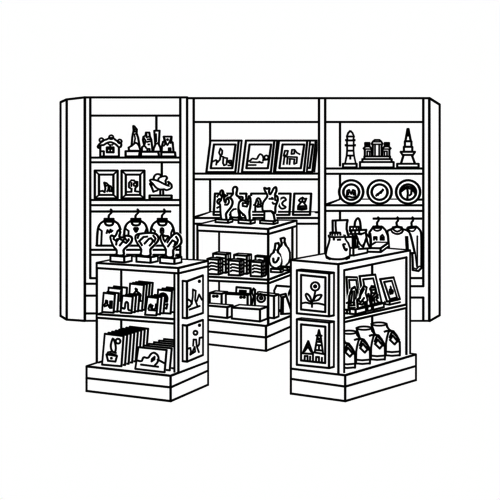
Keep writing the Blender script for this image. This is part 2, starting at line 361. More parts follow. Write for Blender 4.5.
# ================================================================== the plates bay
z2 = zrow(168.5, YB) + .001
Y = YB + .14
def bar(m, x0, y0, x1, y1, th=.1, P=None, lw=1.6, dx=0): m.prism(on(P or frontal(Y), [(x0, y0), (x1, y0), (x1 + dx, y1), (x0 - dx, y1)]), V((0, th, 0)), lw)
t = Thing('lighthouse_model', 'slim banded lighthouse model on a square base', 'ornament')
m = t.part('base'); bar(m, 343, 164.4, 356.6, 168, .16, frontal(Y - .06))
m = t.part('tower'); m.loft([(345.6, 355.2, 164.4), (347.2, 353.4, 156), (347.6, 353, 151), (347.6, 353, 145.6), (347.4, 353.2, 140.4)], Y + .03, 1, (1, 2), 1.6); m.draw(frontal(Y - .03), [(350.3, 156.5), (350.3, 159.5)], lw=1.6)
m = t.part('gallery'); m.loft([(346.2, 354.4, 145.8), (346.2, 354.4, 145.2)], Y + .03, 1, (0,), 1.7)
m = t.part('gallery'); m.loft([(346.6, 354, 140.6), (346.6, 354, 140)], Y + .03, 1, (0,), 1.7)
m = t.part('lantern_cap'); m.loft([(348, 352.6, 140), (347.4, 353.4, 136.6), (348.6, 352, 133.2), (350.1, 350.5, 131.4)], Y + .03, 1, (1,), 1.6)
t.done(rest=z2)

t = Thing('gate_monument_model', 'wide gate monument model with arch and twin towers on steps', 'ornament')
for q, d in (((360, 162.6, 393.6, 168), .06), ((362.4, 159.6, 391.6, 162.6), .04), ((364.4, 156.8, 390, 159.6), .02)):
    m = t.part('step'); bar(m, *q, .1 + d, frontal(Y - d))
for s in (0, 1):
    X = (lambda x: x) if not s else (lambda x: 754.2 - x)
    m = t.part('tower'); PY = frontal(Y)
    m.prism(on(PY, [(X(364.8), 156.8), (X(364.8), 150), (X(363.6), 148.6), (X(365.4), 146.8), (X(365.2), 143), (X(369.4), 143), (X(369.4), 146.4), (X(371.4), 148.6), (X(372), 156.8)]), V((0, .06, 0)), 1.6)
    m.draw(PY, [(X(364), 149.3), (X(372), 149.3)], [(X(365.4), 146.8), (X(369.6), 146.8)], [(X(367.2), 156.5), (X(367.2), 151.5), (X(369.8), 151.5), (X(369.8), 156.5)], circ(X(367.3), 144.9, .8, 6), lw=1.3)
m = t.part('arch'); PY = frontal(Y - .015)
m.prism(on(PY, [(372.6, 156.8), (372.8, 145), (371.6, 144), (373, 141.6), (374.8, 140), (379.4, 140), (381.2, 141.6), (382.6, 144), (381.6, 145), (381.6, 156.8)]), V((0, .06, 0)), 1.6)
m.draw(PY, [(372, 144.4), (382, 144.4)], [(375, 156.6), (375, 144.6)], [(379.2, 156.6), (379.2, 144.6)], [(374.4, 141.8), (379.8, 141.8)], lw=1.3)
t.done(rest=z2)

t = Thing('spire_model', 'tiered spire monument model with a sharp point on a flared foot', 'ornament')
m = t.part('base'); bar(m, 397.2, 164.4, 418.6, 168, .16, frontal(Y - .06))
m = t.part('foot'); m.prism(on(frontal(Y), [(403.6, 155.4), (411.8, 155.4), (415, 164.4), (400.9, 164.4)]), V((0, .08, 0)), 1.7)
m = t.part('eave'); m.prism(on(frontal(Y - .01), [(400.6, 152.2), (415, 152.2), (413, 155.4), (402.6, 155.4)]), V((0, .1, 0)), 1.7)
m = t.part('tier'); bar(m, 403.9, 147.2, 412.3, 152, .07)
m = t.part('tier'); bar(m, 404.9, 141.6, 411.4, 147, .06)
m = t.part('spire'); m.prism(on(frontal(Y + .005), [(405.4, 141.4), (407.6, 129), (408.4, 129), (410.8, 141.4)]), V((0, .05, 0)), 1.7); m.draw(frontal(Y), [(407.9, 129), (407.9, 136)], lw=2)
t.done(rest=z2)

def plate(label, x, art):
    p0 = SH_R.at(x, 204.8); Yp = YB + .07
    t = Thing('display_plate', label, 'plate'); P = frontal(Yp)
    m = t.part('rim'); m.prism(on(P, circ(x, 192.3, 12, 40)[:-1]), V((0, .025, 0)), 1.9)
    m = t.part('center_disc'); Q = P.shift(V((0, -.004, 0))); m.prism(on(Q, circ(x, 192.5, 7.9, 32)[:-1]), V((0, .004, 0)), 1.9); m.draw(Q.shift(E0), *art, lw=1.7)
    t.done(rest=zr + .003)
plate('round plate with a twin-peaked emblem, standing below the lighthouse', 351.2, [[(346.8, 196), (347.4, 191), (349, 190.2), (351.2, 194.4), (353, 190.4), (354.8, 191), (355.4, 196)], [(348.2, 195), (348.6, 192.4)], [(353.6, 195.4), (353.6, 192.6)], [(344.6, 197.4), (349.6, 197), (352, 198), (357.6, 197.2)]])
plate('round plate with a slanting feather emblem, middle of three', 379.6, [[(376, 196.4), (377.6, 194.4), (379, 194), (380.6, 192), (382, 191.2), (383, 189.6)], [(376.6, 195.4), (378, 195.4), (379, 193.6), (380.8, 193.4), (382.4, 191), (383.2, 190.6)]])
plate('round plate with a dark palm emblem, standing below the spire model', 408.1, [sm([(401.4, 192), (403.4, 188.6), (407, 186.8), (411, 187.4), (414, 190), (414.6, 193.4)]), [(402.8, 190.6), (405, 189), (408, 188.4), (411.6, 189.4), (413.4, 191.6)], [(407.4, 189), (407.8, 194), (407.4, 199)], [(411.6, 190), (411.2, 194.5), (409.4, 196)]])

# garments on the rail of the plates bay
def hook(label, x, x2, y2, x0, x1):
    t = Thing('clothes_hanger', label, 'hanger'); P = frontal(YB + .1)
    m = t.part(None); m.draw(P, sm([(x, 217.2), (x + .9, 218.6), (x + .4, 220.8), (x - .9, 222.8), (x2, y2)]), [(x0, y2 + 1), (x2, y2), (x1, y2 + 1)], lw=1.7); t.done()
hook('hook hanger carrying the short pocketed sweater', 378, 377.2, 226, 373.6, 381.4)
hook('hook hanger carrying the wide-collared dark-striped top', 397.4, 397.2, 226.4, 392.6, 402)
hook('hook hanger carrying the long dress at the rail end', 412.4, 411.8, 226.4, 408, 416)
P = frontal(YB + .1)
t = Thing('hanging_sweater', 'short white sweater with two pocket marks on the garment rail', 'sweater')
m = t.part('body'); m.prism(on(P, [(373.4, 226.6), (381.6, 226.6)] + sm([(382.4, 227), (385.6, 230.4), (388, 236), (388.8, 242), (388.8, 249)]) + [(371.2, 249)] + sm([(371.2, 249), (370.8, 241), (369.4, 233.4), (371.6, 229.4), (373.4, 226.6)])), V((0, .05, 0)), 1.7)
Q = P.shift(E0); m.draw(Q, sm([(373.4, 227), (374.4, 229.8), (377.4, 230.8), (380.6, 229.6), (381.6, 227)]), [(374, 228), (381, 228)], [(370.4, 233.6), (371.2, 241)], lw=1.5)
m = t.part('pocket_marks'); m.draw(Q, [(374, 240), (374, 237), (376.6, 237), (376.6, 240)], [(374.8, 238.4), (375.8, 238.4)], [(380.6, 240), (380.8, 236.4), (382.4, 234.8), (383.8, 237), (383.8, 240)], [(382.3, 237), (382.3, 240)], lw=1.5)
t.done()
P = frontal(YB + .03)
t = Thing('hanging_blouse', 'white top with a wide open collar and a dark sleeve stripe', 'top')
m = t.part('body'); m.prism(on(P, sm([(392.4, 228.6), (397.4, 227), (402.4, 228.6)]) + sm([(403, 229.4), (406.6, 230.2), (409.6, 233), (411.6, 239), (414.8, 253)]) + [(389.4, 253)] + sm([(389.4, 253), (388.8, 246), (388, 236), (387.4, 231.4), (390.8, 229.4)])), V((0, .05, 0)), 1.7)
Q = P.shift(E0); m.draw(Q, sm([(390.8, 229.6), (393, 232.6), (397.4, 234), (401.6, 232.6), (403.2, 229.8)]), sm([(392.6, 229), (397.2, 231.6), (402.2, 229)]), lw=1.6)
m = t.part('sleeve_stripe'); m.draw(Q, [(406.6, 237), (407.2, 248.6)], lw=2.7)
t.done()
P = frontal(YB + .085)
t = Thing('hanging_dress', 'long narrow white dress with a hemmed bottom at the rail end', 'dress')
m = t.part('body'); m.prism(on(P, [(407.4, 228.2), (411.6, 226.8), (416, 226.6)] + sm([(417.4, 227.4), (420.2, 230.6), (421.3, 235), (421.5, 250), (421.4, 268)]) + [(418.4, 271), (412.8, 270)] + sm([(412.8, 270), (412.2, 254), (409, 236), (407.4, 228.2)])), V((0, .03, 0)), 1.7)
Q = P.shift(E0); m.draw(Q, sm([(408, 228.6), (410, 230.8), (413.6, 231), (416.4, 227.4)]), [(409.4, 228.4), (415.6, 227.8)], [(417.3, 236), (417.2, 266)], [(412.4, 254), (415.2, 252.6), (417, 267)], [(413, 267.8), (416.4, 269), (419, 266.4), (422, 266.4)], lw=1.25)
t.done()

# ================================================================== stands
class Stand: pass
def xs_on(a, b, xpx):
    """the point of plan segment a-b (extended) that shows in column xpx"""
    k = (xpx - CX) / F; d = b - a
    s = (k * a.y - a.x) / (d.x - k * d.y)
    return a + d * s
def col(p, ypx): return V((p.x, p.y, zrow(ypx, p.y)))
FL = Pl((0, 0, 0), (0, 0, 1))
def corner_z(pl, p): d = pl; return d.o.z - ((p.x - d.o.x) * d.n.x + (p.y - d.o.y) * d.n.y) / d.n.z
def build_base(t, L, Fr, R, B, tops, mids):
    """a two-tier plinth: bottom corners L, F, R, B; rows of its top and of the joint at L, F, R"""
    T = [col(c, y) for c, y in zip((L, Fr, R), tops)]; T.append(V((B.x, B.y, T[0].z + T[2].z - T[1].z)))
    M = [col(c, y) for c, y in zip((L, Fr, R), mids)]; M.append(V((B.x, B.y, M[0].z + M[2].z - M[1].z)))
    Bt = [L, Fr, R, B]
    m = t.part('plinth'); m.grid([Bt, M, T]); m.tube([p + Z * .007 for p in Bt], closed=True); m.tube(M, closed=True); m.tube(T, closed=True)
    for a, b in zip(Bt, T): m.tube([a, b])
    return through(T[0], T[1], T[2])
class Face:
    """the open side of a stand: a -> b along its front, dep towards its back"""
    def __init__(s, a, b, dep): s.a, s.b, s.dep = V((a.x, a.y, 0)), V((b.x, b.y, 0)), V((dep.x, dep.y, 0)); s.n = (b - a).cross(Z); s.n.z = 0; s.n.normalize(); s.u = s.dep.normalized()
    def plane(s, d=0.0): return Pl(s.a + s.u * d, s.n)
    def on(s, top, x, y):
        """the upright plane, parallel to the front, through the point of surface TOP seen at (x, y)"""
        p = top.at(x, y + 1.1); return Pl(p, s.n), p
    def level(s, pl0, pl1):
        P = s.plane(); a, b = P.at(*pl0), P.at(*pl1); return through(a, b, a + s.u)
    def depth(s, p): return (V((p.x, p.y, 0)) - s.a).dot(s.n) / s.u.dot(s.n)

def along(surf, u): n = surf.n; return V((u.x, u.y, -(n.x * u.x + n.y * u.y) / n.z))
def fit(surf, pl, q, gap=1.1):
    """lower the two bottom corners of a front quad so that it stands on SURF"""
    out = list(q)
    for i in (2, 3):
        x = q[i][0]; lo, hi = q[i][1] - 25, q[i][1] + 25
        g = lambda y: (pl.at(x, y) - surf.o).dot(surf.n) * (1 if surf.n.z > 0 else -1)
        for _ in range(40):
            md = (lo + hi) / 2
            if g(md) > 0: lo = md
            else: hi = md
        out[i] = (x, lo - gap)
    return out
def slab(t, name, pts, downs, lw=LW):
    bot = [p - Z * d for p, d in zip(pts, downs)]
    m = t.part(name); m.grid([bot, pts]); m.tube(pts, lw, True); m.tube(bot, lw, True)
    for a, b in zip(pts, bot): m.tube([a, b], lw)
    return bot
def panel(m, a, b, ztop, zbot, inward, edges='ab', lw=LW):
    """an upright board from a to b (plan), INWARD its thickness; inked along the uprights named"""
    A0, A1, B0, B1 = [V((p.x, p.y, z)) for p, z in ((a, zbot[0]), (a, ztop[0]), (b, zbot[1]), (b, ztop[1]))]
    m.prism([A0, A1, B1, B0], inward, lines=False)
    if 'a' in edges: m.tube([A0, A1], lw)
    if 'b' in edges: m.tube([B0, B1], lw)
    if 'A' in edges: m.tube([A0 + inward, A1 + inward], lw)
    if 'B' in edges: m.tube([B0 + inward, B1 + inward], lw)
    if 't' in edges: m.tube([A1, B1], lw)
    return [A0, A1, B1, B0]

# ---- stand with the hand sculptures
L, Fr, R = FL.at(86.7, 391.8), FL.at(170.6, 402), FL.at(207.8, 385.6); B = L + R - Fr
t = Thing('display_stand', 'white two-shelf display stand with hand sculptures on top and cards inside', 'display stand')
ST = Stand(); S1 = ST
top0 = build_base(t, L, Fr, R, B, (366.4, 375.8, 361.6), (378, 387.3, 370.6))
l, f, r, k = xs_on(L, B, 96.8), xs_on(Fr, R, 178.4), R.copy(), B.copy()
TL, TF, TR = col(l, 263), col(f, 268), col(r, 260.9); TB = V((k.x, k.y, TL.z + TR.z - TF.z))
dn = (5.0 * l.y / F, 5.3 * f.y / F, 5.4 * r.y / F, 5 * k.y / F)
slab(t, 'top_board', [TL, TF, TR, TB], dn)
S1.face = Face(l, f, r - f); S1.top = through(TL, TF, TR); S1.base = top0
zb = lambda p: corner_z(top0, p); zt_ = lambda p, pl, d: corner_z(pl, p) - d
dd = 5 * f.y / F
win = (f - l).normalized() * -.035
panel(t.part('side_panel'), f, r, (TF.z - dn[1], TR.z - dn[2]), (zb(f), zb(r)), win, 'aAb')
panel(t.part('side_panel'), l, k, (TL.z - dn[0], TB.z - dn[3]), (zb(l), zb(k)), (f - l).normalized() * .006, 'a')
bl, br = l + (k - l) * .95, f + (r - f) * .95
bp = t.part('back_panel'); panel(bp, bl, br, (TL.z - dn[0], TF.z - dn[1]), (zb(bl), zb(br)), (r - f).normalized() * .02, '')
sx = xs_on(l, k, 120) + (f - l).normalized() * .012; bp.tube([V((sx.x, sx.y, zb(sx))), V((sx.x, sx.y, TL.z - dn[0]))])
fr = S1.face; P = fr.plane()
S1.mid = fr.level((97.5, 314.2), (174.8, 319.2))
c0_ = l + (k - l) * .01 + (f - l).normalized() * .014; c1_ = l + (k - l) * .3 + (f - l).normalized() * .014; bp.tube([V((c.x, c.y, zb(c) + .004)) for c in (c0_, c1_)])
m = t.part('shelf'); q = [P.at(97.5, 314.2), P.at(174.8, 319.2), P.at(174.8, 323.6), P.at(97.5, 317.7)]; m.prism(q, (r - f) * .94, lines=False); m.tube(q[:2]); m.tube(q[2:]); m.tube([q[0], q[0] + (r - f) * .78])
t.done()

# ---- stand with the jug and bottles
L, Fr, R = FL.at(291, 394.4), FL.at(345.2, 402), FL.at(415.7, 380.9); B = L + R - Fr
t = Thing('display_stand', 'white two-shelf display stand with a jug on top, tagged bottles inside and flower picture', 'display stand')
S2 = Stand()
top0 = build_base(t, L, Fr, R, B, (368.6, 375.3, 354.5), (378.8, 386.5, 366))
l, f, r, k = L.copy(), xs_on(L, Fr, 338.4), xs_on(B, R, 409.9), B.copy()
TL, TF, TR = col(l, 260), col(f, 264.2), col(r, 250.4); TB = V((k.x, k.y, TL.z + TR.z - TF.z))
S2.face = Face(f, r, l - f); S2.top = through(TL, TF, TR); S2.base = top0; S2.side = Pl(f, (f - l).cross(Z)); S2.out = (f - r).normalized()
fr = S2.face; P = fr.plane()
zb2 = top0
top_l = P.at(344, 270.2); top_r = P.at(406.4, 257.3)
m = t.part('top_board'); dn2 = [(6.4) * p.y / F for p in (TL, TF, TR, TB)]
pts = [TL, TF, TR, TB]; bot = [p - Z * d for p, d in zip(pts, dn2)]
m.grid([bot, pts]); m.tube(pts, closed=True); m.tube([top_l, top_r])
wn = (r - f).normalized() * .065
q = panel(t.part('side_panel'), f, l, (TF.z - dn2[1], TL.z - dn2[0]), (corner_z(top0, f), corner_z(top0, l)), wn, 'b')
m = t.parts[-1][1]; m.tube([col(f, 264.2), V((f.x, f.y, corner_z(top0, f)))]); m.tube([top_l, P.at(344, 373)]); m.tube([TL, V((l.x, l.y, corner_z(top0, l)))])
panel(t.part('side_panel'), r, k, (TR.z - dn2[2], TB.z - dn2[3]), (corner_z(top0, r), corner_z(top0, k)), (f - r).normalized() * .045, 'a')
m = t.parts[-1][1]; m.tube([TR, V((r.x, r.y, corner_z(top0, r)))]); m.tube([top_r, P.at(406.4, 354.2)])
br, bl = r + (k - r) * .8, f + (l - f) * .8
panel(t.part('back_panel'), br + (f - r).normalized() * .0, bl, (TR.z - dn2[2], TF.z - dn2[1]), (corner_z(top0, br), corner_z(top0, bl)), (l - f).normalized() * .02, '')
sx = xs_on(r + (f - r).normalized() * .052, k + (f - r).normalized() * .052, 372.2); t.parts[-1][1].tube([V((sx.x, sx.y, corner_z(top0, sx))), V((sx.x, sx.y, TR.z - dn2[2]))])
S2.mid = fr.level((344.5, 318.4), (406, 304.6))
m = t.part('shelf'); q = [P.at(344.5, 318.4), P.at(406, 304.6), P.at(406, 308), P.at(344.5, 322)]; m.prism(q, (l - f) * .78, lines=False); m.tube(q[:2]); m.tube(q[2:])
t.done()

# ---- counter in the middle
L, Fr, R = FL.at(195, 343.5), FL.at(266, 351.6), FL.at(296.4, 338.9); B = L + R - Fr
t = Thing('display_counter', 'white open-sided display counter with statues on top and boxes on two levels', 'display counter')
S3 = Stand()
top0 = build_base(t, L, Fr, R, B, (318.4, 326, 313.6), (330, 337.4, 324))
l, f, r = xs_on(L, B, 197.5), xs_on(Fr, R, 268.2), R.copy()
TL, TF, TR = col(l, 224.9), col(f, 229), col(r, 220.6); S3.top = through(TL, TF, TR)
TB = S3.top.at(218.4, 219.8)
k = l + r - f; SEAM = xs_on(l, k, 218.2)
pts = [TL, TF, TR, TB]; dn = [5.6 * TL.y / F, 5 * TF.y / F, 5.4 * TR.y / F, 5.4 * TB.y / F]
slab(t, 'top_board', pts, dn)
S3.face = Face(l, f, r - f); S3.base = top0; fr = S3.face; P = fr.plane(); S3.sideplane = Pl(f, (r - f).cross(Z))
zb = lambda p: corner_z(top0, p)
m = t.part('corner_post'); m.tube([V((f.x, f.y, zb(f))), TF], 1.9)
m = t.part('corner_post'); a = xs_on(f, r, 292.4); m.prism([V((a.x, a.y, zb(a))), V((a.x, a.y, corner_z(S3.top, a) - .055)), V((r.x, r.y, TR.z - .055)), V((r.x, r.y, zb(r)))], (l - f).normalized() * .03, lines=False)
m.tube([V((a.x, a.y, zb(a))), V((a.x, a.y, corner_z(S3.top, a) - .058))]); m.tube([V((r.x, r.y, zb(r))), TR])
panel(t.part('side_panel'), l, k, (TL.z - dn[0], TB.z - dn[3]), (zb(l), zb(k)), (f - l).normalized() * .006, 'a')
m = t.parts[-1][1]; sm_ = SEAM + (f - l).normalized() * .008; m.tube([V((sm_.x, sm_.y, zb(sm_))), V((sm_.x, sm_.y, TL.z - dn[0]))])
panel(t.part('back_panel'), k, r, (TB.z - dn[3], TR.z - dn[2]), (zb(k), zb(r)), V((0, .02, 0)), '')
S3.mid = fr.level((208, 276.6), (268.2, 279.8))
a, b = P.at(198, 276.1), P.at(268.2, 279.8); c, d = P.at(268.2, 283.4), P.at(198, 280)
m = t.part('shelf'); e = S3.sideplane.at(292, 270.8); S3.mid = through(a, b, e); e2 = S3.sideplane.at(292, 274.4)
bk = V((k.x, k.y, a.z + e.z - b.z)); bk2 = V((k.x, k.y, d.z + e2.z - c.z))
m.grid([[d, c, e2, bk2], [a, b, e, bk]]); m.tube([a, b, e]); m.tube([d, c, e2])
t.done()

# ================================================================== things on the card stand
DIR1 = S1.face.u
def pedestal(t, S, q, ext, name='pedestal', lw=1.7, surf=None):
    """a block standing on a stand: its front quad in the photograph, EXT deep"""
    pl, p = S.face.on(surf or S.top, *q[3])
    m = t.part(name); m.box(on(pl, q), along(surf or S.top, S.face.u) * ext, lw); return pl
def hand(label, q, outline, inner, ext=.12):
    t = Thing('hand_sculpture', label, 'sculpture')
    pl = pedestal(t, S1, q, ext)
    hp = pl.shift(DIR1 * (ext * .42))
    m = t.part('hand'); m.prism(on(hp, sm(outline, True, 3)), DIR1 * .04, 1.75)
    m.draw(hp.shift(S1.face.n * -.003 if S1.face.n.y > 0 else S1.face.n * .003), *inner, lw=1.7)
    t.done()
hand('open hand sculpture with raised curled finger, first on the stand', [(110.6, 255.6), (124.2, 256.6), (124.2, 262.5), (110.6, 261.4)],
  [(117.2, 255), (116.8, 250.4), (113.4, 246), (111.2, 240.6), (110.6, 236.8), (112, 235.6), (114.6, 236.6), (116.4, 234.4), (117.8, 231.2), (119.4, 230.4), (120.2, 232.4), (119.4, 236), (121, 237.4), (123.4, 237.2), (125.4, 235.8), (129, 236), (131.6, 237.4), (131.9, 240.4), (129.8, 244), (126, 247.4), (123.6, 250.4), (123.6, 255)],
  [[(114, 236.6), (113.6, 239), (116, 240.8), (117.4, 239)], [(116.2, 244.8), (116.6, 241.4), (118.6, 239.2), (120.2, 237.4)], [(119.8, 245.4), (123, 241.4), (124.6, 238), (125, 236.4)], [(120.4, 239.2), (122.4, 240.2)], [(123, 241.4), (126.2, 243), (128.6, 240.4), (128.8, 239)], [(125, 238.4), (127, 240.6)]])
hand('heart-shaped cupped hands sculpture, middle of the three', [(136.6, 256), (150.6, 257.3), (150.6, 262.8), (136.6, 261.6)],
  [(141.4, 255.4), (141.4, 249.4), (138, 244.2), (135.8, 239.6), (135.8, 236), (138, 234.2), (142.6, 233.4), (147, 233), (152, 233), (156, 234.2), (158.4, 237.4), (157.8, 241), (154, 245.6), (150.4, 249.6), (150, 255.6)],
  [[(139, 241.4), (143.6, 237), (147.4, 236.6)], [(139.4, 241), (142, 245.4)], [(144.6, 243.6), (149, 238.8), (151, 238.2), (153, 240.4), (152, 243), (149.8, 245.6)], [(153.4, 235.6), (155.6, 238.6), (154.2, 242)], [(139, 234.6), (137.6, 238)]])
hand('hand sculpture with pinched thumb and fingers, nearest the side pictures', [(160.2, 257.2), (174.4, 258.5), (174.4, 264), (160.2, 262.8)],
  [(166.4, 256.4), (166, 249.6), (163, 244.6), (161, 240), (160.6, 236.2), (162.2, 234.8), (164.6, 236), (167.8, 236.2), (169.8, 238), (172.2, 236), (174.2, 234.2), (176.6, 233.2), (179, 234.6), (180.8, 237.6), (181.4, 242), (179.4, 245.4), (175.6, 248), (173.2, 250.4), (172.8, 256.8)],
  [[(163, 236.4), (163.6, 239.4), (165, 241.6), (168.4, 237)], [(168, 246.4), (172.4, 240.4), (175.6, 242), (174.6, 244.6)], [(176, 236.6), (178, 240), (177, 243.6), (173.6, 247)], [(170, 238), (167.4, 242.4)]])

# cards and books in racks
def card_row(kind, cat, label, d, quad, surf, art, n, step, gname, rest_label, thick=.012, lw=1.6, S=S1):
    u = along(surf, S.face.u)
    if d is None: pl, _ = S.face.on(surf, *quad[3])
    else: pl = S.face.plane(d); quad = fit(surf, pl, quad)
    t = Thing(kind, label, cat, None)
    m = t.part('cover'); q = on(pl, quad); m.prism(q, u * thick, lw)
    fr_ = pl.shift(S.face.n * (-.004 if S.face.n.y > 0 else .004))
    if art:
        m = t.part('printed_drawing', under=0); m.draw(fr_, *art, lw=1.6)
    first = t.done()
    if n:
        t = Thing(kind, rest_label, cat, gname); m = t.part(None); m.prism(on(pl, quad), u * thick, lw); o = t.done()
        o.location += u * step
        for i in range(2, n + 1): dup(o, u * step * (i - 1))
    return first
card_row('greeting_card', 'card', 'tall greeting card with a fountain tower drawing at the back of the middle shelf', 0.25, [(130.2, 283.6), (144, 285), (142, 311.2), (128.6, 310.2)], S1.mid,
  [[(133.6, 294), (136, 291), (135.6, 288.6), (137, 289.6), (136.8, 291.4), (140, 294), (133.6, 294)], [(133.4, 295.6), (141, 295.6)], [(140.4, 294), (140, 301), (141, 301)], [(136, 296), (136, 300)]], 3, .05, 'cards behind the fountain tower card', 'tall card standing behind the fountain tower card')
card_row('greeting_card', 'card', 'tall greeting card with a dark tree drawing beside the corner post', 0.2, [(158.2, 289.6), (172, 291), (170.6, 313.6), (157, 312.6)], S1.mid,
  [sm([(159.4, 296), (160.6, 294), (163.4, 293.4), (166, 294.8), (167.4, 298), (167, 302)]), [(160, 296), (163, 295.2), (165.6, 297.4), (166.4, 302)], [(161, 294.6), (165, 295.6)], [(164, 305), (167.4, 304), (166.4, 308.6), (164.4, 308)]], 2, .075, 'cards behind the dark tree card', 'tall card standing behind the dark tree card')
card_row('greeting_card', 'card', 'blank-fronted card behind the zigzag skyline card', 0.15, [(108.8, 287.6), (121.8, 289), (120.8, 309.6), (107, 308.8)], S1.mid, [[(121, 291), (120.2, 301)]], 1, .085, 'cards behind the blank-fronted card', 'hindmost card behind the blank-fronted card by the side panel')
card_row('greeting_card', 'card', 'small card with a zigzag skyline drawing at the shelf end', 0.07, [(103.8, 292.8), (115, 294.2), (113.6, 311.8), (102.2, 310.9)], S1.mid,
  [[(104, 305.4), (105.6, 303), (106, 300.6), (107.2, 301), (107.4, 305), (110, 306), (110.2, 301.4), (112, 301.4), (111.6, 307.4)], [(104.6, 306.4), (108, 305), (110, 308), (112, 307.8)]], 1, .06, 'cards behind the zigzag skyline card', 'small card tucked behind the zigzag skyline card')
card_row('greeting_card', 'card', 'small card with an arch drawing in front of the tall cards', 0.1, [(122.6, 295.6), (132.8, 296.6), (131.4, 313.3), (120.8, 312.4)], S1.mid,
  [sm([(122.4, 308), (124.6, 308.4), (125.4, 303.6), (126.6, 302), (128, 303.6), (128.4, 309.6), (131.4, 310.4)])], 2, .055, 'cards behind the arch card', 'small card tucked behind the arch card')
card_row('greeting_card', 'card', 'small card with a two-hump skyline drawing near the shelf edge', 0.07, [(147.6, 296.8), (158, 298), (156.4, 315.2), (145.2, 314)], S1.mid,
  [[(148.4, 309), (149.6, 305), (150.8, 304.4), (151, 308), (153.4, 309.6), (155.6, 308.4), (156, 304.4), (157, 304.6), (156.8, 311)], [(149, 310), (156, 310.6)], [(152, 307.4), (152.6, 305.4)]], 2, .06, 'cards behind the two-hump card', 'small card tucked behind the two-hump skyline card')
card_row('picture_book', 'book', 'picture book with a potted cactus cover at the head of its rack', None, [(104.9, 333.8), (123.6, 336), (121.4, 366.2), (102.2, 364.6)], S1.base,
  [sm([(113, 338.6), (111, 344), (111, 348), (112.4, 351.4), (115, 352), (115.8, 348), (115, 343)], True), circ(118, 341.2, 2.4, 12), [(106.4, 354.4), (117, 356), (115.4, 361.6), (108, 360.8), (106.4, 354.4)], [(106.8, 355.6), (108, 352.4), (112, 351.4), (116, 353)], [(108, 354.6), (111, 353.4), (116.4, 355.4)], circ(111.4, 358.2, .4, 6)], 7, .058, 'books behind the potted cactus book', 'book standing in the rack behind the potted cactus book', .02)
card_row('picture_book', 'book', 'wide picture book with a rocky island cover at the head of its rack', None, [(138.6, 347.2), (166.6, 350), (164.6, 372.2), (135.4, 368.8)], S1.base,
  [sm([(137.6, 360.6), (141.6, 361), (143.6, 357.4), (148, 357.8), (151, 354), (154, 352.8), (157, 354.6), (158.6, 358), (157.4, 362.4), (155, 365)]), [(141, 364.6), (158.2, 366.8)], [(157.6, 359.6), (160.4, 361), (164, 363)], [(151.6, 361.4), (152, 359), (154.6, 356.8), (154.4, 359.4), (151.6, 361.4)]], 5, .086, 'books behind the rocky island book', 'wide book standing in the rack behind the rocky island book', .02)

# pictures hung on the side of the card stand
f1 = S1.face; sp = Pl(f1.b, (f1.dep).cross(Z)); out1 = (f1.b - f1.a).normalized()
def side_picture(label, q, art):
    t = Thing('wall_picture', label, 'picture'); th = .04
    P = sp.shift(out1 * (th + .004)); m = t.part('panel'); pts = on(P, q); m.prism(pts, out1 * -th, lines=False)
    m.tube(pts, closed=True); bk = [p - out1 * th for p in pts]; m.tube([pts[0], bk[0], bk[3], pts[3]])
    m = t.part('sun_dot'); m.draw(P.shift(out1 * .003), art[0], lw=1.6); m = t.part('drawing'); m.draw(P.shift(out1 * .003), *art[1:], lw=1.6); t.done()
side_picture('upper side picture of a desert cactus under a small sun', [(187, 281.3), (202.7, 275.5), (202.7, 313), (187, 318.2)],
  [circ(199.3, 281.3, .7, 6), [(188.4, 299.6), (190.6, 301), (191.8, 303.4), (190, 306), (187.6, 307.4)], [(191.6, 304), (192.6, 297), (192.8, 289.6), (195.6, 290.8), (195, 299.6), (197.4, 306)], [(196.8, 301), (199, 294.6), (200.4, 297), (201.8, 299.6)], [(189.4, 309.6), (199.6, 306)]])
side_picture('lower side picture of two leaning figures under a ring', [(187, 325.6), (202.7, 320), (202.7, 355), (187, 361.6)],
  [circ(199.4, 325.2, .7, 6), circ(195.4, 332.8, 2, 10), [(188.2, 348.6), (190.2, 348), (190.8, 351), (190.2, 354.6), (195, 351.6), (194.6, 347), (192.2, 352.4)], [(193, 346), (193.4, 339.6), (196, 339.6), (196.6, 346), (198.8, 352)], [(197.6, 346.4), (199, 344.6), (199.4, 338), (202, 337.4)]])

# ================================================================== things on the jug stand
sp2 = S2.side
def framed_side(label, q, inner, art):
    t = Thing('wall_picture', label, 'picture'); th = .06; P = sp2.shift(S2.out * (th + .004))
    m = t.part('frame'); m.box(on(P, q), S2.out * -th)
    m = t.part('picture'); Q = P.shift(S2.out * .003); m.prism(on(Q, inner), S2.out * -.003); m.draw(Q.shift(S2.out * .003), *art, lw=1.6)
    t.done()
framed_side('thick-framed flower picture on the side of the jug stand', [(297, 270.3), (329.2, 273.4), (329, 316.3), (297, 313.3)], [(301.2, 275), (325.5, 277.4), (325.3, 312), (301.2, 309.4)],
  [circ(315.2, 286.4, 4.2, 16), circ(315.2, 286.4, 1.1, 8), [(315.4, 290.8), (314.2, 297), (312.2, 302), (312, 307)], sm([(312, 302.4), (308, 300), (305.8, 295.4), (307, 293.8), (309.8, 296.4), (312, 302)]), sm([(313.4, 300.6), (316, 296), (320.6, 294.8), (321.4, 296), (318.4, 299.8), (313.6, 301)]), sm([(301.6, 303.4), (306, 302.6), (311, 303.6), (318, 303.4), (325, 305)])])
